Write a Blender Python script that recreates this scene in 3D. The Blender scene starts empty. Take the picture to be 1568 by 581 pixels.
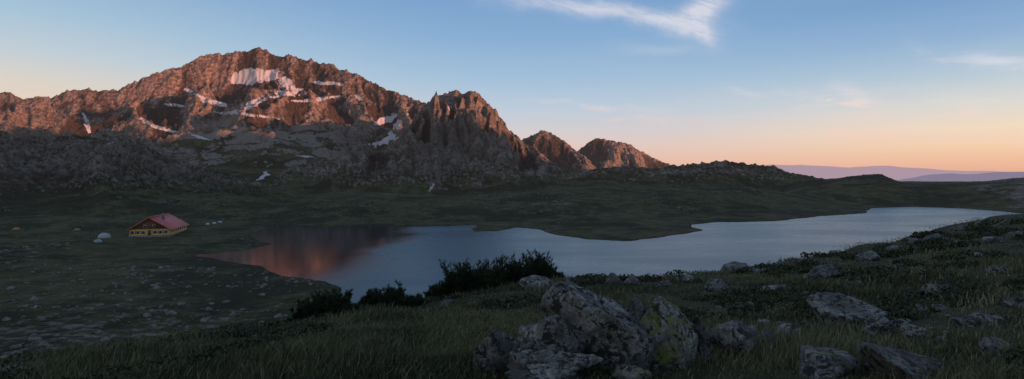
import bpy, bmesh, math, numpy as np
from mathutils import Vector, Matrix
rng=np.random.default_rng(7)
F=850.0; CX=784.0; HY=272.0; HC=25.0
sc=bpy.context.scene
# ------------------------------------------------------------------ helpers
def ss(a,b,x):
    t=np.clip((x-a)/(b-a),0,1); return t*t*(3-2*t)
def th_of(px): return np.degrees(np.arctan((np.asarray(px,float)-CX)/F))
_G=np.random.default_rng(3); _perm=_G.permutation(512); _perm=np.concatenate([_perm,_perm,_perm])
_ga=_G.uniform(0,2*np.pi,512); _gx=np.cos(_ga); _gy=np.sin(_ga)
def pn(x,y,seed=0):
    x=x+seed*17.31; y=y+seed*9.77
    xi=np.floor(x).astype(np.int64); yi=np.floor(y).astype(np.int64)
    xf=x-xi; yf=y-yi; xi&=511; yi&=511
    u=xf*xf*xf*(xf*(xf*6-15)+10); v=yf*yf*yf*(yf*(yf*6-15)+10)
    def g(ix,iy,dx,dy):
        h=_perm[_perm[ix]+iy]&511
        return _gx[h]*dx+_gy[h]*dy
    x1=(xi+1)&511; y1=(yi+1)&511
    a=g(xi,yi,xf,yf); b=g(x1,yi,xf-1,yf); c=g(xi,y1,xf,yf-1); d=g(x1,y1,xf-1,yf-1)
    return (a+u*(b-a)+v*((c+u*(d-c))-(a+u*(b-a))))*1.5
def fbm(x,y,wl,o,gain=.5,seed=0):
    s=0;a=1;t=0
    for i in range(o):
        s=s+a*pn(x/wl,y/wl,seed+i); t+=a; a*=gain; wl*=.5
    return s/t
def ridged(x,y,wl,o,gain=.55,seed=0):
    s=0;a=1;t=0;w=1
    for i in range(o):
        n=1-np.abs(pn(x/wl,y/wl,seed+i)); n=n*n
        s=s+a*n*w; t+=a; w=np.clip(n*1.3,0,1); a*=gain; wl*=.5
    return s/t
# ------------------------------------------------------------------ terrain description
lake_px=[(296,391),(345,386),(400,379),(416,374),(395,369),(384,360),(408,350),(425,346),(500,347.5),(600,346),(680,347),(732,345.5),(716,350),(724,355),(760,354),(792,349.5),(830,352),(858,362),(900,367),(960,369),(1010,365),(1058,357),(1076,352),(1062,348),(1058,344),(1100,341),(1190,339),(1262,331),(1326,327),(1334,319),(1400,317),(1480,320),(1545,325)]
lake=[((px-CX)/F*(F*HC/(py-HY)),F*HC/(py-HY)) for px,py in lake_px]
lake+=[(330,330),(230,210),(130,130),(60,95),(0,88),(-28,92)]
lake+=[((px-CX)/F*(F*HC/(py-HY)),F*HC/(py-HY)) for px,py in [(515,450),(520,440),(500,435),(432,420),(380,405),(335,397)]]
lake=np.array(lake)
def lake_sd(x,y):
    d2=np.full(x.shape,1e18); inside=np.zeros(x.shape,bool)
    n=len(lake)
    for i in range(n):
        ax,ay=lake[i]; bx,by=lake[(i+1)%n]
        ex,ey=bx-ax,by-ay
        t=np.clip(((x-ax)*ex+(y-ay)*ey)/(ex*ex+ey*ey),0,1)
        d2=np.minimum(d2,(x-ax-t*ex)**2+(y-ay-t*ey)**2)
        if ay!=by:
            c=((ay>y)!=(by>y))&(x<(bx-ax)*(y-ay)/(by-ay)+ax)
            inside^=c
    return np.where(inside,-1,1)*np.sqrt(d2)
def zed(py,d): return HC-(py-HY)/F*d
TM=(np.array([0,.2,.45,.7,.84,.945,1.]),np.array([0,.07,.24,.47,.61,.76,1.]))
TP=(np.array([0,.3,.6,.8,1.]),np.array([0,.16,.45,.70,1.]))
TL=(np.array([0,.3,.6,.8,1.]),np.array([0,.34,.65,.85,1.]))
layers=[
 dict(t=TM,k=[(-400,190,1500,500),(-100,150,1500,500),(0,140,1500,500),(10,135,1500,500),(30,147,1480,520),(80,150,1500,540),(97,139,1500,550),(130,135,1500,560),(180,137,1520,570),(200,129,1530,580),(245,112,1550,600),(290,95,1580,600),(325,82,1600,600),(355,78,1600,600),(393,69,1600,600),(430,80,1600,600),(480,92,1590,600),(520,106,1560,600),(570,122,1520,600),(620,147,1480,620),(650,155,1450,640),(700,180,1400,650),(760,225,1350,680),(820,275,1300,700),(870,330,1300,700)]),
 dict(t=TP,k=[(540,300,900,700),(580,235,930,680),(620,200,960,660),(645,165,970,640),(665,150,980,630),(685,143,980,620),(703,140,980,620),(728,144,970,620),(747,160,960,620),(772,187,950,620),(800,213,940,620),(830,238,930,620),(860,258,920,620),(900,275,900,620),(940,300,900,620)]),
 dict(t=TL,k=[(380,310,700,560),(412,280,720,580),(435,262,730,580),(470,252,740,590),(540,240,740,590),(600,229,750,590),(655,222,760,590),(700,236,760,600),(760,250,760,600),(820,264,760,610),(880,278,760,620),(920,295,760,640)]),
 dict(t=TL,k=[(-400,190,560,250),(-100,205,560,270),(0,208,560,290),(60,216,560,300),(120,207,570,300),(175,205,570,300),(230,225,560,305),(300,252,540,310),(360,270,520,320),(420,283,500,335),(470,300,480,350),(520,330,470,360)]),
 dict(t=TP,k=[(770,260,1850,1400),(790,222,1880,1400),(806,209,1900,1400),(832,201,1900,1400),(851,206,1900,1400),(878,226,1880,1400),(900,245,1850,1400),(930,275,1800,1400)]),
 dict(t=TP,k=[(855,262,2350,1700),(872,240,2380,1700),(888,226,2400,1700),(911,209,2400,1700),(938,215,2400,1700),(966,222,2400,1700),(1000,240,2400,1700),(1030,250,2400,1700),(1080,262,2400,1700),(1130,280,2400,1700)]),
 dict(t=TL,k=[(830,300,820,620),(860,274,820,620),(900,263,820,620),(940,257,830,620),(1000,259,830,620),(1040,254,830,620),(1075,251,830,620),(1110,246,830,620),(1150,250,830,620),(1185,257,830,620),(1210,267,820,620),(1245,271,800,620),(1290,280,800,620),(1340,300,800,600)]),
 dict(t=TL,k=[(1200,290,650,520),(1240,276,650,500),(1290,272,650,490),(1330,267,650,485),(1350,267,640,480),(1378,279,620,478),(1400,282,610,476),(1470,281,590,470),(1500,278,570,450),(1568,272,560,415),(1800,250,560,400),(2200,240,560,400)]),
 dict(t=TL,k=[(320,345,400,305),(360,322,405,300),(410,309,420,300),(470,299,430,300),(530,293,440,300),(620,297,440,300),(700,303,430,300),(780,297,440,310),(860,288,470,330),(950,283,500,350),(1060,281,520,370),(1150,286,520,400),(1230,300,510,420),(1290,315,500,430)]),
]
for L in layers:
    a=np.array(L['k'],float); L['th']=th_of(a[:,0]); L['zr']=zed(a[:,1],a[:,2]); L['rd']=a[:,2]; L['fd']=a[:,3]
hk=np.array([(-400,560,9),(0,548,9),(150,530,10),(280,512,11),(440,489,12.5),(560,466,15),(650,459,17),(740,442,19),(860,427,20),(1000,425,21),(1100,415,25),(1180,407,30),(1280,386,42),(1370,370,58),(1440,351,78),(1500,338,95),(1568,328,112),(1900,310,150)],float)
h_th=th_of(hk[:,0]); h_z=zed(hk[:,1],hk[:,2]); h_r=hk[:,2]/np.cos(np.radians(h_th))
h_th=np.concatenate([[-180,-100],h_th,[100,180]]); h_z=np.concatenate([[30,24],h_z,[24,30]]); h_r=np.concatenate([[150,60],h_r,[170,150]])
SAZ=math.radians(116); SEL=math.radians(3.6)
sdx,sdy=math.sin(SAZ),math.cos(SAZ)
def Hfun(x,y,full=False):
    th=np.degrees(np.arctan2(x,y)); r=np.hypot(x,y)
    thc=np.clip(th,-66,66); d=r*np.cos(np.radians(thc))
    side=1-ss(85,125,np.abs(th))
    sd0=lake_sd(x,y)
    sd=sd0+fbm(x,y,22,4,.55,5)*4
    sl=np.interp(th,th_of([100,300,500,700,950,1250,1568]),[.035,.03,.022,.022,.042,.045,.045])
    b0=sl*np.maximum(sd,0); b0=17*(1-np.exp(-(b0/17)**1.5))**(1/1.5)
    base=np.where(sd>0,b0+.35*ss(0,6,sd),np.maximum(sd*.12,-4))
    base=base+ss(3,60,sd)*(fbm(x,y,70,3,.5,11)*2.6+fbm(x,y,14,4,.55,12)*1.3)
    base=base-ss(1300,7000,r)*650
    rc=np.interp(th,h_th,h_r); zc=np.interp(th,h_th,h_z)
    lin=23.35+(zc-23.35)*(r/rc)
    dr=zc-.42*(r-rc)
    k=.35
    hill=-k*np.log(np.exp(np.clip(-lin/k,-700,700)*1.0+zc/k)+np.exp(np.clip(-dr/k,-700,700)+zc/k))+zc+k*.35
    hill=hill+(fbm(x,y,5,4,.5,21)*.15)*ss(1.5,6,r)+fbm(x,y,18,2,.5,25)*.4*ss(14,40,r)
    top=base.copy(); tt=np.zeros_like(base); lid=np.full(base.shape,-1)
    wx=fbm(x,y,400,3,.5,31)*70
    for i,L in enumerate(layers):
        zr=np.interp(thc,L['th'],L['zr']); rd=np.interp(thc,L['th'],L['rd']); fd=np.interp(thc,L['th'],L['fd'])
        jit=fbm(x,y,130,3,.5,40+i)
        t=(d-fd)/(rd-fd)
        tc=np.clip(t,0,1)
        tc2=np.clip(tc+jit*.18*np.sin(np.pi*tc),0,1)
        f=np.interp(tc2,*L['t'])
        zl=base+(zr-base)*f
        back=zr-(.55 if i!=8 else .12)*(d-rd)
        zl=np.where(t>1,back,zl)
        inr=(thc>=L['th'][0])&(thc<=L['th'][-1]) if i not in(0,3,7) else np.ones(base.shape,bool)
        if i==7: inr=thc>=L['th'][0]
        if i in (0,3): inr=thc<=L['th'][-1]
        zl=np.where(inr&(t>0),zl,-1e4)
        zl=base+(zl-base)*side if i in(0,3,7) else zl
        m=zl>top
        top=np.where(m,zl,top); tt=np.where(m,np.where(t>1,2-t,t),tt); lid=np.where(m,i,lid)
    rel=np.maximum(top-base,0)
    s=x*(-sdy)+y*sdx; c=x*sdx+y*sdy
    zb=np.interp(s,[-3000,-1500,100,400,600,720,780,880,930,1090,1300,1740,1950,2150],[120,230,270,285,270,215,165,160,225,270,250,175,140,-200])  # unseen off-frame ridge added, heights shaped to shadow the lower slopes
    shade_ridge=zb*np.clip(1-np.abs(c-1400+fbm(s,s*0,500,2,.5,77)*80)/600,0,1)
    shade_ridge=np.where(zb>0,shade_ridge,0)
    isw=shade_ridge>rel
    ax=x+wx; ay=y-wx*.7
    crestf=1-.88*ss(.76,1.0,tt)
    px=CX+F*np.tan(np.radians(thc)); py=HY-(top-HC)/np.maximum(d,1)*F
    scree=np.exp(-(((px-400)/130)**4))*ss(178,205,py+fbm(x,y,120,3,.5,50)*25)*ss(285,262,py)*(lid==0)
    scree=np.clip(scree*1.3,0,1)*ss(-.35,.0,fbm(x,y,160,3,.5,51)+.15)
    big=(ridged(ax,ay,330,3,.5,60)-.45)*np.minimum(rel*.45,70)*crestf*(1-.75*scree)
    q=np.radians(th)*1200+fbm(x,y,110,3,.5,61)*26
    far_=(lid==1)|(lid==4)|(lid==5)
    steep=np.where(far_,1.6,0.0)+np.where(lid==2,1.0,0)+np.where(lid==0,.4+ss(.62,.88,tt)*1.5,0)+np.where(lid==3,.55,0)+np.where(lid==6,.6,0)
    steep=steep*(1-.8*scree)
    ra=np.minimum(rel*.36,38)*steep
    cr1=np.where(far_,.10,.12)
    rib=((ridged(q,r*.16,100,2,.5,62)-.6)*1.2*(cr1+(1-cr1)*(crestf-.12)/.88)+(ridged(q,r*.2,36,3,.65,66)-.6)*.75*(.24+.76*(crestf-.12)/.88))*ra
    med=(ridged(ax,ay,80,6,.66,63)-.48)*np.minimum(rel*.5,23)*(.30+.70*crestf)*(1-.85*scree)*np.where(steep>1.1,.75,1)
    fine=(ridged(x,y,19,4,.68,64)-.5)*np.minimum(rel*.25,9.5)*(1-.85*scree)
    k2=np.where(lid==7,.35,np.where(lid==8,.3,1.0))
    det=(big+rib+med+fine)*k2
    z2=top+np.where(lid>=0,det,0)
    z2=np.where(lid>=0,np.maximum(z2,base),z2)
    z=np.maximum(hill,z2)
    zw=shade_ridge+base+(ridged(x,y,300,4,.5,70)-.5)*shade_ridge*.25
    z=np.where(isw,np.maximum(z,zw),z)
    if full: return z,dict(rel=rel,tt=tt,lid=lid,scree=scree,sd=sd,hill=(hill>z2),px=px,d=d,r=r,th=th,isw=isw,gul=rib+med+fine)
    return z
def hz(x,y): return float(Hfun(np.array([float(x)]),np.array([float(y)]))[0])
# ------------------------------------------------------------------ node helpers
class N:
    def __init__(s,nt): s.nt=nt; nt.nodes.clear()
    def n(s,t,**kw):
        nd=s.nt.nodes.new(t)
        for k,v in kw.items():
            if k=='i':
                for a,b in v.items():
                    if isinstance(b,bpy.types.NodeSocket): s.nt.links.new(b,nd.inputs[a])
                    else: nd.inputs[a].default_value=b
            else: setattr(nd,k,v)
        return nd
    def m(s,op,*a,clamp=False):
        nd=s.nt.nodes.new('ShaderNodeMath'); nd.operation=op; nd.use_clamp=clamp
        for i,v in enumerate(a):
            if isinstance(v,(int,float)): nd.inputs[i].default_value=v
            else: s.nt.links.new(v,nd.inputs[i])
        return nd.outputs[0]
    def mix(s,f,a,b,bt='MIX'):
        nd=s.nt.nodes.new('ShaderNodeMix'); nd.data_type='RGBA'; nd.blend_type=bt
        for i,v in ((0,f),(6,a),(7,b)):
            if isinstance(v,bpy.types.NodeSocket): s.nt.links.new(v,nd.inputs[i])
            elif isinstance(v,(int,float)): nd.inputs[i].default_value=v
            else: nd.inputs[i].default_value=(*v,1)
        return nd.outputs[2]
    def noise(s,vec,scale,detail=6,rough=.6,dist=0):
        nd=s.n('ShaderNodeTexNoise',i={'Scale':scale,'Detail':detail,'Roughness':rough,'Distortion':dist})
        if vec is not None: s.nt.links.new(vec,nd.inputs['Vector'])
        return nd.outputs[0]
    def mr(s,v,a,b,c=0,d=1,smooth=True):
        nd=s.nt.nodes.new('ShaderNodeMapRange'); nd.interpolation_type='SMOOTHSTEP' if smooth else 'LINEAR'
        s.nt.links.new(v,nd.inputs[0])
        for i,q in enumerate((a,b,c,d)): nd.inputs[1+i].default_value=q
        return nd.outputs[0]
    def ramp(s,v,pts):
        nd=s.nt.nodes.new('ShaderNodeValToRGB'); cr=nd.color_ramp
        s.nt.links.new(v,nd.inputs[0])
        while len(cr.elements)<len(pts): cr.elements.new(.5)
        for e,(p,c) in zip(cr.elements,pts): e.position=p
        for e,(p,c) in zip(cr.elements,pts): e.color=(*c,1)
        return nd.outputs[0]
def lin(c): return tuple((v/255/12.92 if v/255<=.04045 else ((v/255+.055)/1.055)**2.4) for v in c)
def newmat(name):
    m=bpy.data.materials.new(name); m.use_nodes=True; return m,N(m.node_tree)
def finish(g,bsdf,painted_haze=None):
    out=g.n('ShaderNodeOutputMaterial')
    if painted_haze:
        L,col=painted_haze
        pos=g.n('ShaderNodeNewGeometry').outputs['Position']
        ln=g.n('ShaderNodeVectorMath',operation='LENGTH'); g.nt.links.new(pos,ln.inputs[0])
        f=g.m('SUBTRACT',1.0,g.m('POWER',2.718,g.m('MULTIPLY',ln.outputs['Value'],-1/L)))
        em=g.n('ShaderNodeEmission',i={'Color':(*col,1),'Strength':1.0})  # air haze painted as distance-weighted emission over the surface, no volume
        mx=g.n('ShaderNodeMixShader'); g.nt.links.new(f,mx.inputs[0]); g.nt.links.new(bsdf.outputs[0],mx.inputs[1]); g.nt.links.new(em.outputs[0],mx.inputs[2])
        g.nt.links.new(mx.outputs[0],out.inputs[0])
    else: g.nt.links.new(bsdf.outputs[0],out.inputs[0])
def simple(name,col,rough=.8,var=.25,scale=3,spec=.2):
    m,g=newmat(name)
    tc=g.n('ShaderNodeTexCoord').outputs['Object']
    nz=g.noise(tc,scale,5)
    c=g.mix(g.mr(nz,.3,.7),tuple(v*(1-var) for v in col),tuple(min(1,v*(1+var)) for v in col))
    b=g.n('ShaderNodeBsdfPrincipled',i={'Base Color':c,'Roughness':rough,'Specular IOR Level':spec})
    finish(g,b); return m
def mkmesh(name,V,quads=None,tris=None,mat=None,smooth=False):
    me=bpy.data.meshes.new(name)
    V=np.asarray(V,np.float32); me.vertices.add(len(V)); me.vertices.foreach_set('co',V.ravel())
    parts=[];st=[];o=0
    if quads is not None and len(quads):
        q=np.asarray(quads,np.int32); parts.append(q.ravel()); st.append(o+np.arange(len(q))*4); o+=q.size
    if tris is not None and len(tris):
        q=np.asarray(tris,np.int32); parts.append(q.ravel()); st.append(o+np.arange(len(q))*3); o+=q.size
    li=np.concatenate(parts); s=np.concatenate(st)
    me.loops.add(len(li)); me.loops.foreach_set('vertex_index',li)
    me.polygons.add(len(s)); me.polygons.foreach_set('loop_start',s.astype(np.int32))
    me.update(calc_edges=True)
    if smooth: me.polygons.foreach_set('use_smooth',np.ones(len(me.polygons),bool))
    ob=bpy.data.objects.new(name,me); sc.collection.objects.link(ob)
    if mat: me.materials.append(mat)
    return ob
def attr(ob,name,C):
    a=ob.data.color_attributes.new(name,'FLOAT_COLOR','POINT')
    C=np.asarray(C,np.float32)
    a.data.foreach_set('color',C.ravel())
# ------------------------------------------------------------------ terrain mesh
th=np.concatenate([np.linspace(-180,-50,60)[:-1],np.linspace(-50,-44.5,40)[:-1],np.linspace(-44.5,44.5,1300),np.linspace(44.5,50,40)[1:],np.linspace(50,180,110)[1:]])
rr=np.concatenate([[0.05],np.geomspace(.5,26,150)[:-1],np.geomspace(26,420,190)[:-1],np.linspace(420,1120,300)[:-1],np.linspace(1120,2000,270)[:-1],np.linspace(2000,3000,90)[:-1],np.geomspace(3000,60000,24)])
T,R=np.meshgrid(np.radians(th),rr,indexing='ij')
X=(R*np.sin(T)).ravel(); Y=(R*np.cos(T)).ravel()
Z,info=Hfun(X,Y,True)
nt_,nr=T.shape
Zg=Z.reshape(nt_,nr)
dzr=np.gradient(Zg,axis=1)/np.gradient(R,axis=1)
dzt=np.gradient(Zg,axis=0)/(np.gradient(T,axis=0)*R+1e-6)
slope=np.hypot(dzr,dzt).ravel()
idx=np.arange(nt_*nr).reshape(nt_,nr)
Q=np.stack([idx[:-1,:-1],idx[:-1,1:],idx[1:,1:],idx[1:,:-1]],-1).reshape(-1,4)[:, ::-1]
rel=info['rel']; sd=info['sd']
n1=fbm(X,Y,60,5,.6,90); n2=fbm(X,Y,220,3,.5,95)
rock=ss(.42,1.0,slope+n1*.8+n2*.3+ss(60,220,rel)*.8)*ss(1,10,rel)
rock=np.where(info['lid']==7,ss(-.1,.35,n1+ (info['px']-1480)/250.)*.7,rock)
rock=np.where(info['lid']==8,ss(.12,.5,n1+slope*.3)*.45,rock)
leftf=(~info['hill'])*(sd>0)*(rel<2)
st=ss(.0,.35,n1+n2*.4+.22*ss(170,90,info['r']))*leftf*ss(-20,-60,X)*ss(240,150,info['r'])
rock=np.maximum(rock,st*.44)
rock=np.maximum(rock,leftf*ss(1.2,.3,sd)*.5)
rock=np.maximum(rock,leftf*ss(.1,.5,n1)*.40)
rock=np.where(info['hill']&(info['r']<150),ss(.2,.5,fbm(X,Y,3.5,4,.6,99))*.6,rock)
snow=np.full_like(Z,0.)
PYv=HY-(Z-HC)/np.maximum(info['d'],1)*F; PXv=info['px']
wn=fbm(X,Y,70,5,.65,120)*16
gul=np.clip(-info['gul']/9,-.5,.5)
for (cx,cy,ax_,ay_,rot) in [(388,117,32,7.5,-5),(366,124,14,4,15),(440,130,13,6.5,40),(438,143,23,3.4,-10),(303,146,18,2.8,25),(324,156,18,3,14),(384,160,21,4,-18),(378,176,42,1.8,6),(362,170,16,2.4,-12),(483,152,30,2.1,-5),(505,129,22,2,5),(588,184,15,3.4,-32),(610,193,18,2.8,-60),(598,214,19,3,-28),(578,221,16,1.6,0),(222,186,12,2,30),(242,195,20,1.9,15),(135,193,17,2.2,65),(305,210,13,2,15),(400,270,15,2,-30),(466,239,15,1.6,5),(168,219,10,1.5,-10),(270,162,13,1.6,5),(551,151,7,1.8,30),(660,287,8,1.8,-60),(690,168,1.3,6,0)]:
    a=math.radians(rot); dx=PXv-cx+wn*.8; dy=PYv-cy+wn*.35
    u=dx*math.cos(a)+dy*math.sin(a); v=-dx*math.sin(a)+dy*math.cos(a)
    q_=np.sqrt((u/ax_)**2+(v/ay_)**2)
    snow=np.maximum(snow,np.clip(1.0-.5*q_,0,1)*(q_<2))
snow=np.where(snow>0,np.clip(snow+gul*.45-.02,0,1),0)
snow*=(info['d']>450)&(info['d']<1700)
terr=mkmesh('terrain',np.stack([X,Y,Z],1),quads=Q,smooth=True)
if terr.data.polygons[len(terr.data.polygons)//2].normal.z<0: terr.data.flip_normals()
scr=info['scree']
nearhill=(info['hill']&(info['r']<170)).astype(float)
attr(terr,'mask',np.stack([rock,snow,scr,nearhill],1))
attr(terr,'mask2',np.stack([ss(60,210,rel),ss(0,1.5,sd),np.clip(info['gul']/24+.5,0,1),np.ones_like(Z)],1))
m,g=newmat('terrain_ground')
pos=g.n('ShaderNodeNewGeometry').outputs['Position']
at=g.n('ShaderNodeAttribute',attribute_name='mask'); sep=g.n('ShaderNodeSeparateColor'); g.nt.links.new(at.outputs['Color'],sep.inputs[0])
rk,sn,scm,nh=sep.outputs[0],sep.outputs[1],sep.outputs[2],at.outputs['Alpha']
at2=g.n('ShaderNodeAttribute',attribute_name='mask2'); sep2=g.n('ShaderNodeSeparateColor'); g.nt.links.new(at2.outputs['Color'],sep2.inputs[0])
nA=g.noise(pos,.02,8,.68); nB=g.noise(pos,.11,8,.74); nC=g.noise(pos,1.3,7,.7); nD=g.noise(pos,.35,6,.75)
grass=g.mix(g.mr(nB,.35,.65),(.032,.036,.014),(.098,.094,.042))
grass=g.mix(g.mr(nD,.50,.66,0,.7),grass,(.14,.122,.075))
grass=g.mix(g.mr(nA,.48,.56,0,.85),grass,(.024,.027,.013))
near=g.mix(g.mr(nC,.35,.7),(.026,.027,.012),(.08,.072,.037))
grass=g.mix(nh,grass,near)
rockc=g.mix(g.mr(nB,.38,.62),(.070,.054,.043),(.31,.26,.21))
rockc=g.mix(g.mr(nD,.44,.66,0,.7),rockc,(.35,.295,.24))
rockc=g.mix(g.mr(nA,.44,.6,0,.6),rockc,(.12,.09,.068))
warm_glow=g.mix(g.mr(nB,.40,.62),(.10,.056,.040),(.47,.32,.245))
warm_glow=g.mix(g.mr(nD,.5,.64,0,.6),warm_glow,(.54,.39,.31))
rockc=g.mix(g.m('MULTIPLY',sep2.outputs[0],.85),rockc,warm_glow)  # upper granite, its colour warmed and lifted to add to the sunset glow
screec=g.mix(g.mr(nD,.35,.7),(.20,.165,.14),(.36,.305,.265))
rockc=g.mix(g.m('MULTIPLY',scm,.85),rockc,screec)
rockc=g.mix(g.mr(sep2.outputs[2],.48,.12,0,.85),rockc,(.04,.028,.023))  # gully recesses darkened in the rock colour as painted shade
rkf=g.mr(g.m('ADD',rk,g.m('MULTIPLY',g.m('SUBTRACT',nD,.5),1.8)),.35,.65)
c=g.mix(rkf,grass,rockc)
snf=g.mr(g.m('ADD',sn,g.m('ADD',g.m('MULTIPLY',g.m('SUBTRACT',nB,.5),.75),g.m('MULTIPLY',g.m('SUBTRACT',nA,.5),.8))),.46,.58)
snf=g.m('MULTIPLY',snf,g.mr(sn,.01,.1))
c=g.mix(g.m('MULTIPLY',snf,.93),c,(.60,.545,.53))
under=sep2.outputs[1]
c=g.mix(under,(.03,.028,.022),c)
bmp=g.n('ShaderNodeBump',i={'Strength':.9,'Distance':6.0,'Height':nB})
bmp2=g.n('ShaderNodeBump',i={'Strength':.7,'Distance':.06,'Height':nC,'Normal':bmp.outputs[0]})
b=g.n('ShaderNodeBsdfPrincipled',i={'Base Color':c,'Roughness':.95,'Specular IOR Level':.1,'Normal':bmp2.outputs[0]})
bst=g.m('MULTIPLY',g.m('MULTIPLY',g.mr(rk,0,.6,.35,1),g.m('SUBTRACT',1.0,g.m('MULTIPLY',snf,.8))),g.mr(nh,0,1,1,.03))
g.nt.links.new(bst,bmp.inputs['Strength'])
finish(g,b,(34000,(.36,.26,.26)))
terr.data.materials.append(m)
# ------------------------------------------------------------------ distant mountains
def far_ridge(name,pts,d,col,L,wid,seed):
    a=np.array(pts,float); pxs=np.linspace(a[0,0],a[-1,0],500)
    V=[];nrow=24
    zr=zed(np.interp(pxs,a[:,0],a[:,1]),d)
    xs=(pxs-CX)/F*d
    for j in range(nrow):
        t=j/(nrow-1)*2-1
        yy=d+t*wid*np.ones_like(xs)
        f=1-abs(t)
        hgt=-650+(zr+650)*f**.8+ (fbm(xs,yy,wid*.5,4,.5,seed))*wid*.02*(1 if abs(t)<.9 else 0)
        V.append(np.stack([xs,yy,hgt],1))
    V=np.concatenate(V); id=np.arange(len(V)).reshape(nrow,-1)
    Qd=np.stack([id[:-1,:-1],id[:-1,1:],id[1:,1:],id[1:,:-1]],-1).reshape(-1,4)
    mm,gg=newmat(name+'_mat')
    po=gg.n('ShaderNodeNewGeometry').outputs['Position']
    cc=gg.mix(gg.mr(gg.noise(po,.0006,8),.35,.65),(.05,.06,.04),(.10,.10,.08))
    bb=gg.n('ShaderNodeBsdfPrincipled',i={'Base Color':cc,'Roughness':1.0,'Specular IOR Level':0})
    finish(gg,bb,(L,col))  # far ridge gets its haze tint as emitted colour
    return mkmesh(name,V,quads=Qd,mat=mm,smooth=True)
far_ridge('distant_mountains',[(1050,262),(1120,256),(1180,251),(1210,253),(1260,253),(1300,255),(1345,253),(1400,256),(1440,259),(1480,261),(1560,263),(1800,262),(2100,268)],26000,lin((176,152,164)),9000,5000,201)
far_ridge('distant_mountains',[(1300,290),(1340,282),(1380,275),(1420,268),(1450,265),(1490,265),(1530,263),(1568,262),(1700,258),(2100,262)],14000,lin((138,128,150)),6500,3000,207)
# ------------------------------------------------------------------ lake
xs=np.linspace(-260,420,60); ys=np.linspace(40,520,50)
XX,YY=np.meshgrid(xs,ys)
m,g=newmat('lake_water')
pos=g.n('ShaderNodeNewGeometry').outputs['Position']
sp=g.n('ShaderNodeSeparateXYZ'); g.nt.links.new(pos,sp.inputs[0])
nw=g.noise(pos,.03,3,.5)
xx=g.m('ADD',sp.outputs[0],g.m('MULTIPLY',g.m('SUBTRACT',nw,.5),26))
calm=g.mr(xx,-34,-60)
mp=g.n('ShaderNodeMapping',i={'Vector':pos}); mp.inputs['Scale'].default_value=(.3,1,1)
patch=g.noise(mp.outputs[0],.035,4,.6)
rough=g.m('ADD',g.m('MULTIPLY',g.m('SUBTRACT',1.0,calm),g.mr(patch,.35,.65,.22,.29)),.035)
rp=g.noise(pos,.8,4,.6)
bs=g.m('ADD',g.m('MULTIPLY',g.m('SUBTRACT',1.0,calm),.18),.07)
bmp=g.n('ShaderNodeBump',i={'Strength':bs,'Distance':.3,'Height':rp})
b=g.n('ShaderNodeBsdfPrincipled',i={'Base Color':g.mix(calm,(.024,.070,.103),(.012,.022,.028)),'Roughness':rough,'IOR':1.35,'Normal':bmp.outputs[0]})  # bluer base on rippled water stands in for reflected high sky
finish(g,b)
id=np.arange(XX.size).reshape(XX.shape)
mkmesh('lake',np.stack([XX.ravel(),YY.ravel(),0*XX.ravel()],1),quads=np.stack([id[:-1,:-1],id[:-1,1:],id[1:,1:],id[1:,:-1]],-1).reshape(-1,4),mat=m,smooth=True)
# ------------------------------------------------------------------ rocks
def rockmat(name,yellow=0.1,light=1.0,dark=.5):
    m,g=newmat(name)
    pos=g.n('ShaderNodeNewGeometry').outputs['Position']
    n1=g.noise(pos,3.5,7,.72); n2=g.noise(pos,7,9,.76,.6); n3=g.noise(pos,45,4,.7); n4=g.noise(pos,5.5,7,.7,1.0)
    c=g.mix(g.mr(n1,.38,.62),tuple(v*light for v in(.15,.135,.118)),tuple(v*light for v in(.52,.48,.425)))
    c=g.mix(g.mr(n3,.4,.65,0,.55),c,(.10,.09,.08))
    c=g.mix(g.mr(n2,.53-.06*dark,.56,0,.94),c,(.022,.020,.017))
    c=g.mix(g.mr(n4,.66-.16*yellow,.70-.14*yellow,0,.85),c,(.23,.24,.07))
    b1=g.n('ShaderNodeBump',i={'Strength':.9,'Distance':.07,'Height':n2})
    b2=g.n('ShaderNodeBump',i={'Strength':.7,'Distance':.014,'Height':n3,'Normal':b1.outputs[0]})
    b=g.n('ShaderNodeBsdfPrincipled',i={'Base Color':c,'Roughness':.9,'Specular IOR Level':.2,'Normal':b2.outputs[0]})
    finish(g,b); return m
RM=rockmat('granite_lichen',.25,1.0,1.0); RMY=rockmat('granite_yellow_lichen',.9,1.0,.8); RMD=rockmat('granite_dark',.2,.65,1.4)
RMF=rockmat('granite_hill',.35,.85,1.0)
_ico={}
def ico(n):
    if n not in _ico:
        bm=bmesh.new(); bmesh.ops.create_icosphere(bm,subdivisions=n,radius=1)
        V=np.array([v.co[:] for v in bm.verts]); Fc=np.array([[v.index for v in f.verts] for f in bm.faces]); bm.free(); _ico[n]=(V,Fc)
    return _ico[n]
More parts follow.
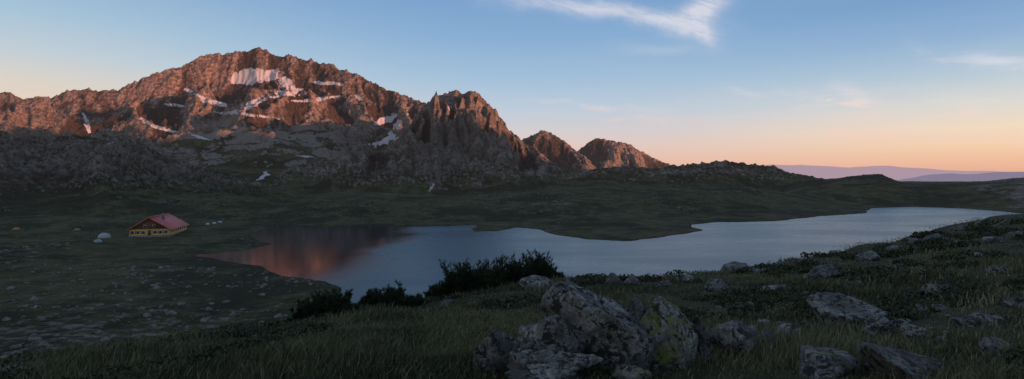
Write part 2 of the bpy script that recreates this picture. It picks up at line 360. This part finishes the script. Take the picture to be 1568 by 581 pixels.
def rockV(seed,dims,sub,planes=14,rough=.05,rotz=0,tilt=(0,0)):
    r=np.random.default_rng(seed); V,Fc=ico(sub)
    nrm=r.normal(size=(planes,3)); nrm/=np.linalg.norm(nrm,axis=1)[:,None]
    off=r.uniform(.55,1.0,planes)
    dt=V@nrm.T
    rad=np.where(dt>.05,off[None]/np.maximum(dt,.05),9)
    kk=55. if sub>=4 else 22.; rad=-np.log(np.exp(-np.minimum(rad,9)*kk).sum(1)+1e-30)/kk
    rad=np.clip(rad,.3,1.3)
    P=V*rad[:,None]
    q=P*1.0+seed*3.1
    def n3(s,sd): return (pn(q[:,0]*s,q[:,1]*s,sd)+pn(q[:,1]*s,q[:,2]*s,sd+3)+pn(q[:,2]*s,q[:,0]*s,sd+7))/2
    if sub>=4:
        cr=1-np.abs(n3(1.4,1)); cr=np.clip((cr-.94)/.06,0,1)
        step=np.round(n3(1.9,11)*4)/4
        P=P*(1+rough*.8*n3(1.7,5)+rough*1.3*step+rough*.7*n3(5,6)+rough*.4*n3(11,7)-.12*cr)[:,None]
        if sub>=5: P=P*(1+rough*.3*n3(22,8)+rough*.2*n3(44,9))[:,None]
    else: P=P*(1+rough*2*n3(2,5))[:,None]
    P=P*np.array(dims)/2
    M=np.array(Matrix.Rotation(rotz,3,'Z')@Matrix.Rotation(tilt[0],3,'X')@Matrix.Rotation(tilt[1],3,'Y'))
    return P@M.T,Fc
def boulder(px,d,wpx,hpx,seed,mat=RM,sub=4,dep=1.0,tilt=(0,0),rotz=0,sink=.25,planes=14,lift=0,name='boulder'):
    w=wpx/F*d; h=hpx/F*d
    x=(px-CX)/F*d; y=d
    P,Fc=rockV(seed,(w,w*dep,h/(1-sink)*1.05),sub,planes,.05,rotz,tilt)
    z=hz(x,y)
    P[:,0]*=w/(P[:,0].max()-P[:,0].min()); P[:,0]-=(P[:,0].max()+P[:,0].min())/2
    zmax=P[:,2].max()
    P=P+np.array([x,y,z+lift+h-zmax])
    return mkmesh(name,P,tris=Fc,mat=mat,smooth=(sub>=4))
def d_at(px,py):
    dd=np.geomspace(3,600,900); xx=(px-CX)/F*dd
    z=Hfun(xx,dd); s=HC-(py-HY)/F*dd
    k=np.argmax(z>=s); return float(dd[k])
def B(px,py,w,h,seed,**k):
    d=d_at(px,min(py,640)); return boulder(px,d,w,h,seed,**k)
B(908,556,166,128,11,sub=6,dep=.8,tilt=(.1,-.22),planes=11,rotz=.2,sink=.3)
B(838,562,120,90,15,sub=6,dep=.8,tilt=(.1,-.35),planes=10,rotz=.9,sink=.3)
B(1024,560,112,102,24,sub=6,dep=.8,mat=RMY,planes=10,rotz=.6,sink=.3)
B(766,572,82,72,31,sub=5,dep=.9,mat=RMD,rotz=.3)
B(850,582,150,40,37,sub=5,dep=.6,mat=RM,tilt=(.1,-.1))
B(972,546,56,92,42,sub=5,dep=.9,mat=RMD,rotz=1.0)
B(968,586,60,32,47,sub=5,mat=RMY)
B(1074,548,36,62,53,sub=5,mat=RMD)
B(1122,545,66,54,59,sub=5,mat=RMF,tilt=(0,.2))
B(1172,530,50,26,61,sub=5,mat=RMD)
B(838,590,130,22,64,sub=5,mat=RMD)
bl=[(875,450,34,20),(940,434,30,14),(968,436,26,12),(1125,418,40,14),(1262,428,64,20),(1190,452,44,17),(1300,496,110,36),(1250,478,30,18),(1330,400,36,15),(1442,454,54,17),(1400,572,190,46),(1262,572,90,28),(1205,524,36,24),(1340,508,56,22),(1095,445,44,17),(825,441,62,14),(1530,356,20,11),(1515,374,26,11),(1552,366,26,12),(1430,372,44,13),(1395,374,24,9),(1470,352,24,8),(1380,414,28,9),(1460,410,24,8),(1500,345,20,8),(1530,420,30,11),(1540,345,20,8),(1050,432,30,11),(1018,440,24,10),(1160,420,26,8),(685,470,20,10),(1480,500,40,13),(1525,540,50,17),(20,574,48,12),(180,548,32,8),(1235,505,24,11),(1370,385,22,8),(1310,440,20,8),(1410,480,28,10),(1350,545,34,13),(1560,470,34,12),(1230,455,18,7),(1500,395,20,7)]
for i,(px,py,w,h) in enumerate(bl):
    B(px,py,w,h,100+i,sub=5 if w>60 else 4,mat=[RMF,RMD,RMF][i%3],dep=.8,rotz=i,tilt=(.1*((i*7)%5-2),.1*((i*3)%5-2)),sink=.4,planes=11,lift=.03)
def stones(name,n,sampler,smin,smax,mat,sub=2,seed=5):
    r=np.random.default_rng(seed)
    x,y=sampler(r,n); z=Hfun(x,y)
    ok=(z>.05); x,y,z=x[ok],y[ok],z[ok]
    base=[rockV(300+k,(1,1,.6),sub,9,.05) for k in range(12)]
    s=smin*(smax/smin)**(r.random(len(x))**2.4)
    Vs=[];Fs=[];o=0
    for i in range(len(x)):
        P,Fc=base[i%12]; a=r.uniform(0,6.28); ca,sa=math.cos(a),math.sin(a)
        q=P*s[i]; q=np.stack([q[:,0]*ca-q[:,1]*sa,q[:,0]*sa+q[:,1]*ca,q[:,2]],1)+[x[i],y[i],z[i]+s[i]*.02]
        Vs.append(q);Fs.append(Fc+o);o+=len(q)
    return mkmesh(name,np.concatenate(Vs),tris=np.concatenate(Fs),mat=mat)
def stmat(name,k):
    m,g=newmat(name); pos=g.n('ShaderNodeNewGeometry').outputs['Position']
    c=g.mix(g.mr(g.noise(pos,.6,6,.7),.35,.65),(.08*k,.071*k,.06*k),(.28*k,.25*k,.21*k))
    b=g.n('ShaderNodeBsdfPrincipled',i={'Base Color':c,'Roughness':.95,'Specular IOR Level':.1}); finish(g,b); return m
SM=stmat('field_stone',.95); SM2=stmat('slope_stone',.7)
def clus(x,y,wl,thr,seed): return fbm(x,y,wl,3,.5,seed)>thr
def s_left(r,n):
    x=r.uniform(-260,-10,n*3); y=r.uniform(60,260,n*3); k=(fbm(x,y,50,3,.5,130)+.45*(y<150)-.2*(y>180)+r.normal(0,.12,n*3)>.15)&(lake_sd(x,y)>0); return x[k][:n],y[k][:n]
def s_meadow(r,n):
    t=np.radians(r.uniform(-38,45,n*3)); q=r.uniform(250,620,n*3); x=q*np.sin(t); y=q*np.cos(t); k=(clus(x,y,60,.1,140)|(lake_sd(x,y)<3))&(lake_sd(x,y)>.3); return x[k][:n],y[k][:n]
def s_right(r,n):
    t=np.radians(r.uniform(-10,50,n*3)); q=np.exp(r.uniform(np.log(8),np.log(120),n*3)); x=q*np.sin(t); y=q*np.cos(t); k=clus(x,y,9,.05,150); return x[k][:n],y[k][:n]
def s_slope(r,n):
    t=np.radians(r.uniform(-45,20,n*3)); q=r.uniform(330,900,n*3); x=q*np.sin(t); y=q*np.cos(t); k=clus(x,y,90,.05,160)&(lake_sd(x,y)>30); return x[k][:n],y[k][:n]
stones('stone_field',5200,s_left,.25,1.9,SM,1,5)
stones('meadow_stones',2200,s_meadow,.3,1.8,SM2,1,6)
stones('hillside_stones',220,s_right,.10,.5,RMF,2,7)
stones('talus_boulders',3000,s_slope,.8,4.5,SM2,1,8)
# ------------------------------------------------------------------ grass
def grass_mesh(name,n,thr,rmin,rmax,hmin,hmax,mat,seed,nb=(8,16)):
    r=np.random.default_rng(seed)
    t=np.radians(r.uniform(thr[0],thr[1],n)); q=rmin*(rmax/rmin)**(r.random(n)**.85)
    x=q*np.sin(t); y=q*np.cos(t); z,inf=Hfun(x,y,True)
    dens=fbm(x,y,2.2,3,.5,170)+.4*fbm(x,y,8,2,.5,171)
    ok=inf['hill']&(dens+r.normal(0,.2,n)>-.22)
    x,y,z,q,dens=x[ok],y[ok],z[ok],q[ok],dens[ok]
    k=r.integers(nb[0],nb[1],len(x)); I=np.repeat(np.arange(len(x)),k); m=len(I)
    sp=.05+.010*q[I]
    bx=x[I]+r.normal(0,1,m)*sp; by=y[I]+r.normal(0,1,m)*sp; bz=z[I]-.015
    tall=ss(-.1,.5,fbm(bx,by,3.5,2,.5,172))
    h=(hmin+(hmax-hmin)*r.random(m)**1.8*(.3+.7*tall))
    w=(.0026+.00040*q[I])*r.uniform(.7,1.4,m)
    a=r.uniform(0,2*np.pi,m); lean=r.uniform(.1,.75,m)*h; la=a+r.normal(0,.7,m)
    la=np.where(r.random(m)<.5,r.normal(.4,.6,m),la)
    px_,py_=np.cos(a+1.57)*w,np.sin(a+1.57)*w
    lx,ly=np.cos(la)*lean,np.sin(la)*lean
    V=np.empty((m,5,3))
    V[:,0]=np.stack([bx-px_,by-py_,bz],1); V[:,1]=np.stack([bx+px_,by+py_,bz],1)
    V[:,2]=np.stack([bx+lx*.35+px_*.8,by+ly*.35+py_*.8,bz+h*.6],1); V[:,3]=np.stack([bx+lx*.35-px_*.8,by+ly*.35-py_*.8,bz+h*.6],1)
    V[:,4]=np.stack([bx+lx,by+ly,bz+h*.95],1)
    o=np.arange(m)[:,None]*5
    ob=mkmesh(name,V.reshape(-1,3),quads=o+np.array([0,1,2,3]),tris=o+np.array([3,2,4]),mat=mat)
    tn=np.clip(.38+fbm(bx,by,1.6,3,.5,173)*1.2+fbm(bx,by,6,2,.5,174)*1.1+r.normal(0,.18,m),0,1); dry=(r.random(m)<.10+.35*ss(0,.5,fbm(bx,by,5,3,.5,175))).astype(float)
    C=np.zeros((m,5,4)); C[:,:,0]=tn[:,None]; C[:,:,1]=np.array([0,0,.6,.6,1])[None]; C[:,:,2]=dry[:,None]; C[:,:,3]=1
    attr(ob,'gc',C.reshape(-1,4)); return ob
m,g=newmat('grass_blades')
at=g.n('ShaderNodeAttribute',attribute_name='gc'); sep=g.n('ShaderNodeSeparateColor'); g.nt.links.new(at.outputs['Color'],sep.inputs[0])
c=g.mix(sep.outputs[0],(.032,.036,.014),(.165,.148,.068))
c=g.mix(g.m('MULTIPLY',sep.outputs[2],.8),c,(.31,.24,.14))
c=g.mix(g.m('MULTIPLY',sep.outputs[1],.22),c,(.21,.18,.10))
b=g.n('ShaderNodeBsdfPrincipled',i={'Base Color':c,'Roughness':.7,'Specular IOR Level':.15}); finish(g,b)
GM=m
grass_mesh('grass',21000,(-46,48),4.0,24,.03,.27,GM,1,(10,22))
grass_mesh('grass',11000,(-5,50),18,130,.04,.20,GM,2,(8,14))
m,g=newmat('heath_leaves')
at=g.n('ShaderNodeAttribute',attribute_name='gc'); sep=g.n('ShaderNodeSeparateColor'); g.nt.links.new(at.outputs['Color'],sep.inputs[0])
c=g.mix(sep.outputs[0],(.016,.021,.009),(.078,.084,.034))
b=g.n('ShaderNodeBsdfPrincipled',i={'Base Color':c,'Roughness':.6,'Specular IOR Level':.2}); finish(g,b); HM=m
r=np.random.default_rng(44); n=3300
t=np.radians(r.uniform(-44,48,n)); q=5*(70/5)**r.random(n); x=q*np.sin(t); y=q*np.cos(t)
z,inf=Hfun(x,y,True); ok=inf['hill']&(fbm(x,y,4,3,.5,180)>.08); x,y,z,q=x[ok],y[ok],z[ok],q[ok]
k=170; I=np.repeat(np.arange(len(x)),k); m_=len(I)
rad=(.14+.018*q[I])*r.uniform(.6,1.2,len(x))[I]
dr=r.normal(size=(m_,3)); dr[:,2]=np.abs(dr[:,2]); dr/=np.linalg.norm(dr,axis=1)[:,None]
rl=r.random(m_)**.4
C0=np.stack([x[I],y[I],z[I]],1)+dr*rl[:,None]*rad[:,None]*np.array([1,1,.45])
C0[:,2]-=.02
a1=r.normal(size=(m_,3)); a1/=np.linalg.norm(a1,axis=1)[:,None]; a2=np.cross(a1,r.normal(size=(m_,3))); a2/=np.linalg.norm(a2,axis=1)[:,None]
sz=(.006+.0011*q[I])[:,None]*r.uniform(.7,1.4,(m_,1))
V=np.stack([C0-a1*sz*1.5,C0+a2*sz,C0+a1*sz*1.5,C0-a2*sz],1).reshape(-1,3)
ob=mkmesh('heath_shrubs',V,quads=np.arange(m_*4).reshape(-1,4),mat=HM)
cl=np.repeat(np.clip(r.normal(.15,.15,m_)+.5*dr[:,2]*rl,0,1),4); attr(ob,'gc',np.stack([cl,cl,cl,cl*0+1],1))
# ------------------------------------------------------------------ dwarf pine
m,g=newmat('pine_needles')
at=g.n('ShaderNodeAttribute',attribute_name='gc'); sep=g.n('ShaderNodeSeparateColor'); g.nt.links.new(at.outputs['Color'],sep.inputs[0])
c=g.mix(sep.outputs[0],(.012,.020,.008),(.060,.080,.029))
b=g.n('ShaderNodeBsdfPrincipled',i={'Base Color':c,'Roughness':.6,'Specular IOR Level':.2}); finish(g,b); PM=m
BM_=simple('pine_bark',(.07,.05,.04),.9,.3,10)
def pine(px0,px1,dep,hpx,n,seed,back=1.5,name='dwarf_pine_shrub'):
    r=np.random.default_rng(seed); NV=[];NC=[];SV=[];SQ=[];so=0
    root=bpy.data.objects.new(name,None); sc.collection.objects.link(root)
    fs=r.random(n); dys=dep+r.uniform(-.5,1,n)*back*.6; xs_=(px0+(px1-px0)*fs-CX)/F*dep; zs_=Hfun(xs_,dys)
    for i in range(n):
        f=fs[i]; x,y,z=xs_[i],dys[i],zs_[i]
        env=(math.sin(math.pi*min(max(f,.04),.96)))**.5*(.78+.22*math.sin(f*17+seed))
        H=hpx/F*dep*env*r.uniform(.5,1.08)*(1.2 if r.random()<.10 else 1)
        a=r.uniform(0,6.28); out=r.uniform(.1,.5)*H
        p0=np.array([x,y,z-.05]); p1=p0+[math.cos(a)*out*.8,math.sin(a)*out*.8,H*.35]; p2=p0+[math.cos(a)*out*1.15,math.sin(a)*out*1.15,H]
        ts=np.linspace(0,1,7); C=(1-ts)[:,None]**2*p0+2*((1-ts)*ts)[:,None]*p1+ts[:,None]**2*p2
        for j in range(7):
            w=.022*(1-.8*ts[j])
            for ang in(0,2.09,4.19): SV.append(C[j]+[math.cos(ang)*w,math.sin(ang)*w,0])
        for j in range(6):
            for k in range(3):
                SQ.append((so+j*3+k,so+j*3+(k+1)%3,so+(j+1)*3+(k+1)%3,so+(j+1)*3+k))
        so+=21
        tw=[(C[3:],1.0)]
        for _ in range(6):
            tt_=r.uniform(.3,.95); b0=p0*(1-tt_)**2+2*p1*tt_*(1-tt_)+p2*tt_**2
            a2=r.uniform(0,6.28); l=H*r.uniform(.16,.34)
            e=b0+[math.cos(a2)*l*.6,math.sin(a2)*l*.6,l*.75]
            tw.append((np.linspace(b0,e,4),.8))
        for P,sz in tw:
            nn=int(52*sz); s=r.random(nn)**.8*(len(P)-1); i0=np.minimum(s.astype(int),len(P)-2); fr=(s-i0)[:,None]
            b_=P[i0]*(1-fr)+P[i0+1]*fr; ax=P[-1]-P[0]; ax/=np.linalg.norm(ax)
            dr=r.normal(size=(nn,3)); dr/=np.linalg.norm(dr,axis=1)[:,None]; dr=dr*.8+ax*.9; dr/=np.linalg.norm(dr,axis=1)[:,None]
            ln_=r.uniform(.05,.10,nn)[:,None]*(dep/18)**.5*1.2; sd_=np.cross(dr,r.normal(size=(nn,3))); sd_/=np.linalg.norm(sd_,axis=1)[:,None]; sd_*=.0085*(dep/18)**.5
            NV.append(np.stack([b_-sd_,b_+sd_,b_+dr*ln_],1).reshape(-1,3))
            cl=np.clip(r.normal(.35,.2,nn)+.35*(s/(len(P)-1)-.5),0,1); NC.append(np.repeat(cl,3))
    NV=np.concatenate(NV); NC=np.concatenate(NC)
    o1=mkmesh('needles',NV,tris=np.arange(len(NV)).reshape(-1,3),mat=PM)
    attr(o1,'gc',np.stack([NC,NC,NC,NC*0+1],1))
    o2=mkmesh('branches',np.array(SV),quads=np.array(SQ),mat=BM_)
    o1.parent=root;o2.parent=root
pine(655,775,17.5,54,320,1); pine(735,862,18.5,52,320,2)
pine(446,548,12.3,42,200,3,1.0); pine(540,640,14.0,34,180,4,1.0)
# ------------------------------------------------------------------ mountain hut
def box(name,x0,x1,y0,y1,z0,z1,mat,parent):
    V=[(x,y,z) for x in(x0,x1) for y in(y0,y1) for z in(z0,z1)]
    Fq=[(0,1,3,2),(4,6,7,5),(0,4,5,1),(2,3,7,6),(0,2,6,4),(1,5,7,3)]
    o=mkmesh(name,V,quads=Fq,mat=mat); o.parent=parent; return o
hut=bpy.data.objects.new('mountain_hut',None); sc.collection.objects.link(hut)
W,Ln,EH,RH=14.2,24.0,2.9,7.4
yel=simple('yellow_render',(.74,.45,.14),.8,.14,.8); red=simple('red_sheet_roof',(.74,.20,.18),.5,.14,.5,.4); brn=simple('brown_timber',(.20,.10,.055),.8,.3,2); wht=simple('white_paint',(.7,.7,.67),.6,.05); gls=simple('window_glass',(.03,.035,.045),.1,.1,3,.6); stn=simple('plinth_stone',(.25,.23,.2),.9,.3,3)
hx,hy=-146.0,223.5
hzv=1.3
V=[(-W/2,0,0),(W/2,0,0),(W/2,0,EH),(0,0,RH),(-W/2,0,EH),(-W/2,Ln,0),(W/2,Ln,0),(W/2,Ln,EH),(0,Ln,RH),(-W/2,Ln,EH)]
me=bpy.data.meshes.new('walls'); me.from_pydata(V,[],[(0,1,2,3,4),(9,8,7,6,5),(1,6,7,2),(5,0,4,9),(2,7,8,3),(3,8,9,4)]); me.materials.append(yel)
o=bpy.data.objects.new('walls',me); sc.collection.objects.link(o); o.parent=hut
box('plinth',-W/2-.15,W/2+.15,-.15,Ln+.15,-2.0,.45,stn,hut)
def roofp(name,sx):
    ov=.9; e=.18; k=(RH-EH)/(W/2)
    xo=sx*(W/2+ov); zo=EH-ov*k
    A=[(0.0,RH+.05),(xo,zo+.05),(xo,zo+.05+e),(0.0,RH+.05+e)]
    V=[(x,y,z) for y in(-1.1,Ln+.9) for x,z in A]
    return mkmesh(name,V,quads=[(0,1,2,3),(7,6,5,4),(0,4,5,1),(1,5,6,2),(2,6,7,3),(3,7,4,0)],mat=red)
for nme,sx in(('roof_right',1),('roof_left',-1)): roofp(nme,sx).parent=hut
k=(RH-EH)/(W/2)
for i in range(13):
    yy=-1.0+i*(Ln+1.7)/12
    for sx in(1,-1):
        xo=sx*(W/2+.85)
        V=[(0,yy-.05,RH+.26),(0,yy+.05,RH+.26),(xo,yy+.05,RH+.26-abs(xo)*k),(xo,yy-.05,RH+.26-abs(xo)*k),(0,yy-.05,RH+.34),(0,yy+.05,RH+.34),(xo,yy+.05,RH+.34-abs(xo)*k),(xo,yy-.05,RH+.34-abs(xo)*k)]
        mkmesh('roof_seam_%d'%i,V,quads=[(0,1,2,3),(4,7,6,5),(0,4,5,1),(1,5,6,2),(2,6,7,3),(3,7,4,0)],mat=red).parent=hut
box('ridge_cap',-.25,.25,-1.15,Ln+.95,RH+.22,RH+.42,red,hut)
box('chimney',1.6,2.5,9,9.9,RH-1.5,RH+1.2,stn,hut)
V=[(-W/2+.9,-.06,EH+.32),(W/2-.9,-.06,EH+.32),(0,-.06,RH-.12),(-W/2+.9,0.02,EH+.32),(W/2-.9,0.02,EH+.32),(0,0.02,RH-.12)]
mkmesh('gable_boarding',V,quads=[(0,1,4,3),(1,2,5,4),(2,0,3,5)],tris=[(0,2,1),(3,4,5)],mat=brn).parent=hut
box('gable_beam',-W/2+.05,W/2-.05,-.12,.0,EH+.02,EH+.28,brn,hut)
for i,xx in enumerate([-5.9,-4.0,-2.1,2.1,4.0,5.9]):
    box('window_frame_%d'%i,xx-.6,xx+.6,-.09,-.0,1.05,2.35,wht,hut); box('window_%d'%i,xx-.46,xx+.46,-.12,-.09,1.18,2.22,gls,hut)
    box('shutter_%d'%i,xx-.95,xx-.62,-.08,0,1.05,2.35,brn,hut)
box('door',-.6,.6,-.1,0,.45,2.5,brn,hut)
for i,xx in enumerate([-1.6,1.6]):
    box('attic_frame_%d'%i,xx-.5,xx+.5,-.14,-.06,3.6,4.6,wht,hut); box('attic_window_%d'%i,xx-.38,xx+.38,-.17,-.14,3.72,4.48,gls,hut)
for i in range(7):
    yy=2+i*3.0; box('side_window_frame_%d'%i,W/2,W/2+.08,yy,yy+1.2,1.05,2.35,wht,hut); box('side_window_%d'%i,W/2+.08,W/2+.11,yy+.12,yy+1.08,1.18,2.22,gls,hut)
hut.location=(hx,hy,hzv); hut.rotation_euler=(0,0,math.atan2(.27,.957))
def tent(px,py,w,h,ln,col,rot,name='dome_tent'):
    d=d_at(px,py); x=(px-CX)/F*d; z=hz(x,d)
    V=[];nu,nv=17,9
    for i in range(nv):
        a=i/(nv-1)*math.pi/2
        for j in range(nu):
            b=j/(nu-1)*2*math.pi; sq=(abs(math.cos(b))**4+abs(math.sin(b))**4)**-.25
            seam=1+.05*math.cos(4*b)
            V.append((math.cos(a)**.8*math.cos(b)*sq*w/2,math.cos(a)**.8*math.sin(b)*sq*ln/2,math.sin(a)*h*seam))
    id=np.arange(nu*nv).reshape(nv,nu)
    Qd=np.stack([id[:-1,:-1],id[:-1,1:],id[1:,1:],id[1:,:-1]],-1).reshape(-1,4)
    root=bpy.data.objects.new(name,None); sc.collection.objects.link(root)
    o=mkmesh('canopy',V,quads=Qd,mat=simple('tent_fabric',col,.6,.08,1)); o.parent=root
    o2=mkmesh('door_flap',[(-.35*w/2,-ln/2*.99,.02),(.35*w/2,-ln/2*.99,.02),(.22*w/2,-ln/2*.86,h*.58),(-.22*w/2,-ln/2*.86,h*.58)],quads=[(0,1,2,3)],mat=simple('flap',tuple(v*.45 for v in col),.7,.1,1)); o2.parent=root
    root.location=(x,d,z-.03); root.rotation_euler=(0,0,rot)
tent(160,365,4.2,1.9,3.8,(.42,.42,.41),.3); tent(150,371,2.4,1.0,2.8,(.32,.32,.31),.9)
tent(25,352,2.0,1.0,2.6,(.5,.2,.06),.2); tent(118,354,2.0,1.0,2.4,(.25,.22,.1),.1)
tent(318,344,1.8,.7,2.2,(.5,.5,.5),.4); tent(328,342.5,1.8,.7,2.2,(.5,.5,.5),.2); tent(337,341,1.8,.7,2.2,(.5,.5,.5),1.)
# ------------------------------------------------------------------ world
w=bpy.data.worlds.new('World'); sc.world=w; w.use_nodes=True; g=N(w.node_tree)
tc=g.n('ShaderNodeTexCoord').outputs['Generated']
sp=g.n('ShaderNodeSeparateXYZ'); g.nt.links.new(tc,sp.inputs[0]); dx,dy,dz=sp.outputs
hor=g.m('SQRT',g.m('ADD',g.m('MULTIPLY',dx,dx),g.m('MULTIPLY',dy,dy)))
e=g.m('DIVIDE',dz,g.m('MAXIMUM',hor,.001))
az=g.m('ARCTAN2',dx,dy)
e2=g.m('MULTIPLY',e,1.0,clamp=True)
ZT=[(.6,lin((118,145,176))),(1,lin((110,130,160)))]
Cc=g.ramp(e2,[(0,lin((216,164,152))),(.026,lin((224,178,166))),(.055,lin((220,190,186))),(.085,lin((206,197,202))),(.12,lin((186,197,212))),(.18,lin((158,186,212))),(.25,lin((133,169,207))),(.33,lin((115,155,201)))]+ZT)
Lc=g.ramp(e2,[(0,lin((212,166,144))),(.06,lin((224,184,160))),(.10,lin((224,195,174))),(.135,lin((212,199,187))),(.17,lin((190,197,203))),(.225,lin((162,187,207))),(.32,lin((126,162,198)))]+ZT)
Rc=g.ramp(e2,[(0,lin((212,154,142))),(.02,lin((230,172,150))),(.045,lin((240,198,165))),(.07,lin((238,212,186))),(.105,lin((214,211,205))),(.15,lin((176,194,210))),(.20,lin((139,171,206))),(.26,lin((114,153,197)))]+ZT)
col=g.mix(g.mr(az,.0,-.78),Cc,Lc); col=g.mix(g.mr(az,.15,.8),col,Rc)
u=g.m('DIVIDE',dx,g.m('MAXIMUM',dy,.05)); v=g.m('DIVIDE',dz,g.m('MAXIMUM',dy,.05))
cv=g.n('ShaderNodeCombineXYZ',i={0:u,1:v})
wn1=g.m('SUBTRACT',g.noise(cv.outputs[0],9,3,.6),.5)
wv=g.n('ShaderNodeCombineXYZ',i={0:g.m('MULTIPLY',u,2.2),1:g.m('ADD',g.m('MULTIPLY',v,15),g.m('MULTIPLY',u,-1.2))})
streak=g.noise(wv.outputs[0],2.6,5,.62,.6)
fib=g.noise(g.n('ShaderNodeCombineXYZ',i={0:g.m('MULTIPLY',u,6),1:g.m('ADD',g.m('MULTIPLY',v,26),g.m('MULTIPLY',u,8))}).outputs[0],3,5,.65,.8)
uu=g.m('ADD',u,g.m('MULTIPLY',wn1,.05)); vv=g.m('ADD',v,g.m('MULTIPLY',g.m('SUBTRACT',g.noise(cv.outputs[0],13,3,.6),.5),.035))
def blob(cx,cy,a,b,rot,amp):
    cu=(cx-CX)/F; cvv=(HY-cy)/F; a/=F; b/=F; r=math.radians(rot)
    X_=g.m('SUBTRACT',uu,cu); Y_=g.m('SUBTRACT',vv,cvv)
    p=g.m('ADD',g.m('MULTIPLY',X_,math.cos(r)/a),g.m('MULTIPLY',Y_,math.sin(r)/a))
    q=g.m('ADD',g.m('MULTIPLY',X_,-math.sin(r)/b),g.m('MULTIPLY',Y_,math.cos(r)/b))
    return g.m('MULTIPLY',g.m('POWER',2.718,g.m('MULTIPLY',g.m('ADD',g.m('MULTIPLY',p,p),g.m('MULTIPLY',q,q)),-1.0)),amp)
S=None
for a in [(860,8,110,13,-6,.55),(960,22,90,12,-10,.6),(1040,34,50,16,-8,.75),(1088,8,36,19,38,.9),(1062,28,26,19,60,.75),(1080,52,24,12,-35,.85),(1010,76,60,9,0,.25)]:
    bb=blob(*a); S=bb if S is None else g.m('ADD',S,bb)
main=g.m('MULTIPLY',g.m('MINIMUM',S,1.1),g.mr(fib,.25,.65,.5,1))
S2=None
for a in [(880,160,110,4,-5,.5),(1268,155,60,5,-6,.9),(1310,150,35,14,-30,.4),(1145,143,30,5,-15,.3),(1460,173,60,6,-5,.8),(1540,100,90,14,-8,.6),(1380,165,260,24,0,.4),(1330,205,150,9,-2,.6),(1440,212,170,6,-2,.75),(960,180,120,6,-2,.25),(1420,85,30,8,-30,.25)]:
    bb=blob(*a); S2=bb if S2 is None else g.m('ADD',S2,bb)
wis=g.m('MULTIPLY',S2,g.mr(streak,.38,.62,.15,1.3))
fm=g.m('MULTIPLY',g.m('ADD',main,wis),g.mr(dy,.02,.2),clamp=True)
fm=g.m('MULTIPLY',fm,.80)
cc=g.mix(g.mr(v,.06,.2),lin((238,200,182)),lin((226,222,228)))
col=g.mix(fm,col,cc)
bg=g.n('ShaderNodeBackground',i={'Color':col,'Strength':.95})
sky=g.n('ShaderNodeTexSky',sky_type='NISHITA',sun_disc=False); sky.sun_elevation=SEL; sky.sun_rotation=SAZ; sky.altitude=2500
bg2=g.n('ShaderNodeBackground',i={'Color':sky.outputs[0],'Strength':.03})
ad=g.n('ShaderNodeAddShader'); g.nt.links.new(bg.outputs[0],ad.inputs[0]); g.nt.links.new(bg2.outputs[0],ad.inputs[1])
out=g.n('ShaderNodeOutputWorld'); g.nt.links.new(ad.outputs[0],out.inputs[0])
# ------------------------------------------------------------------ sun
sl=bpy.data.lights.new('sun','SUN'); sl.energy=5.0; sl.angle=math.radians(.5); sl.color=(1,.42,.25)
so=bpy.data.objects.new('sun',sl); sc.collection.objects.link(so)
dv=Vector((sdx*math.cos(SEL),sdy*math.cos(SEL),math.sin(SEL)))
so.rotation_euler=dv.to_track_quat('Z','Y').to_euler()
cam=bpy.data.cameras.new('camera'); cam.sensor_width=36; cam.lens=36*F/1568; cam.shift_y=-(290.5-HY)/1568; cam.clip_start=.1; cam.clip_end=120000
co=bpy.data.objects.new('camera',cam); sc.collection.objects.link(co); co.location=(0,0,HC); co.rotation_euler=(math.radians(90),0,0)
sc.camera=co
sc.view_settings.view_transform='Standard'
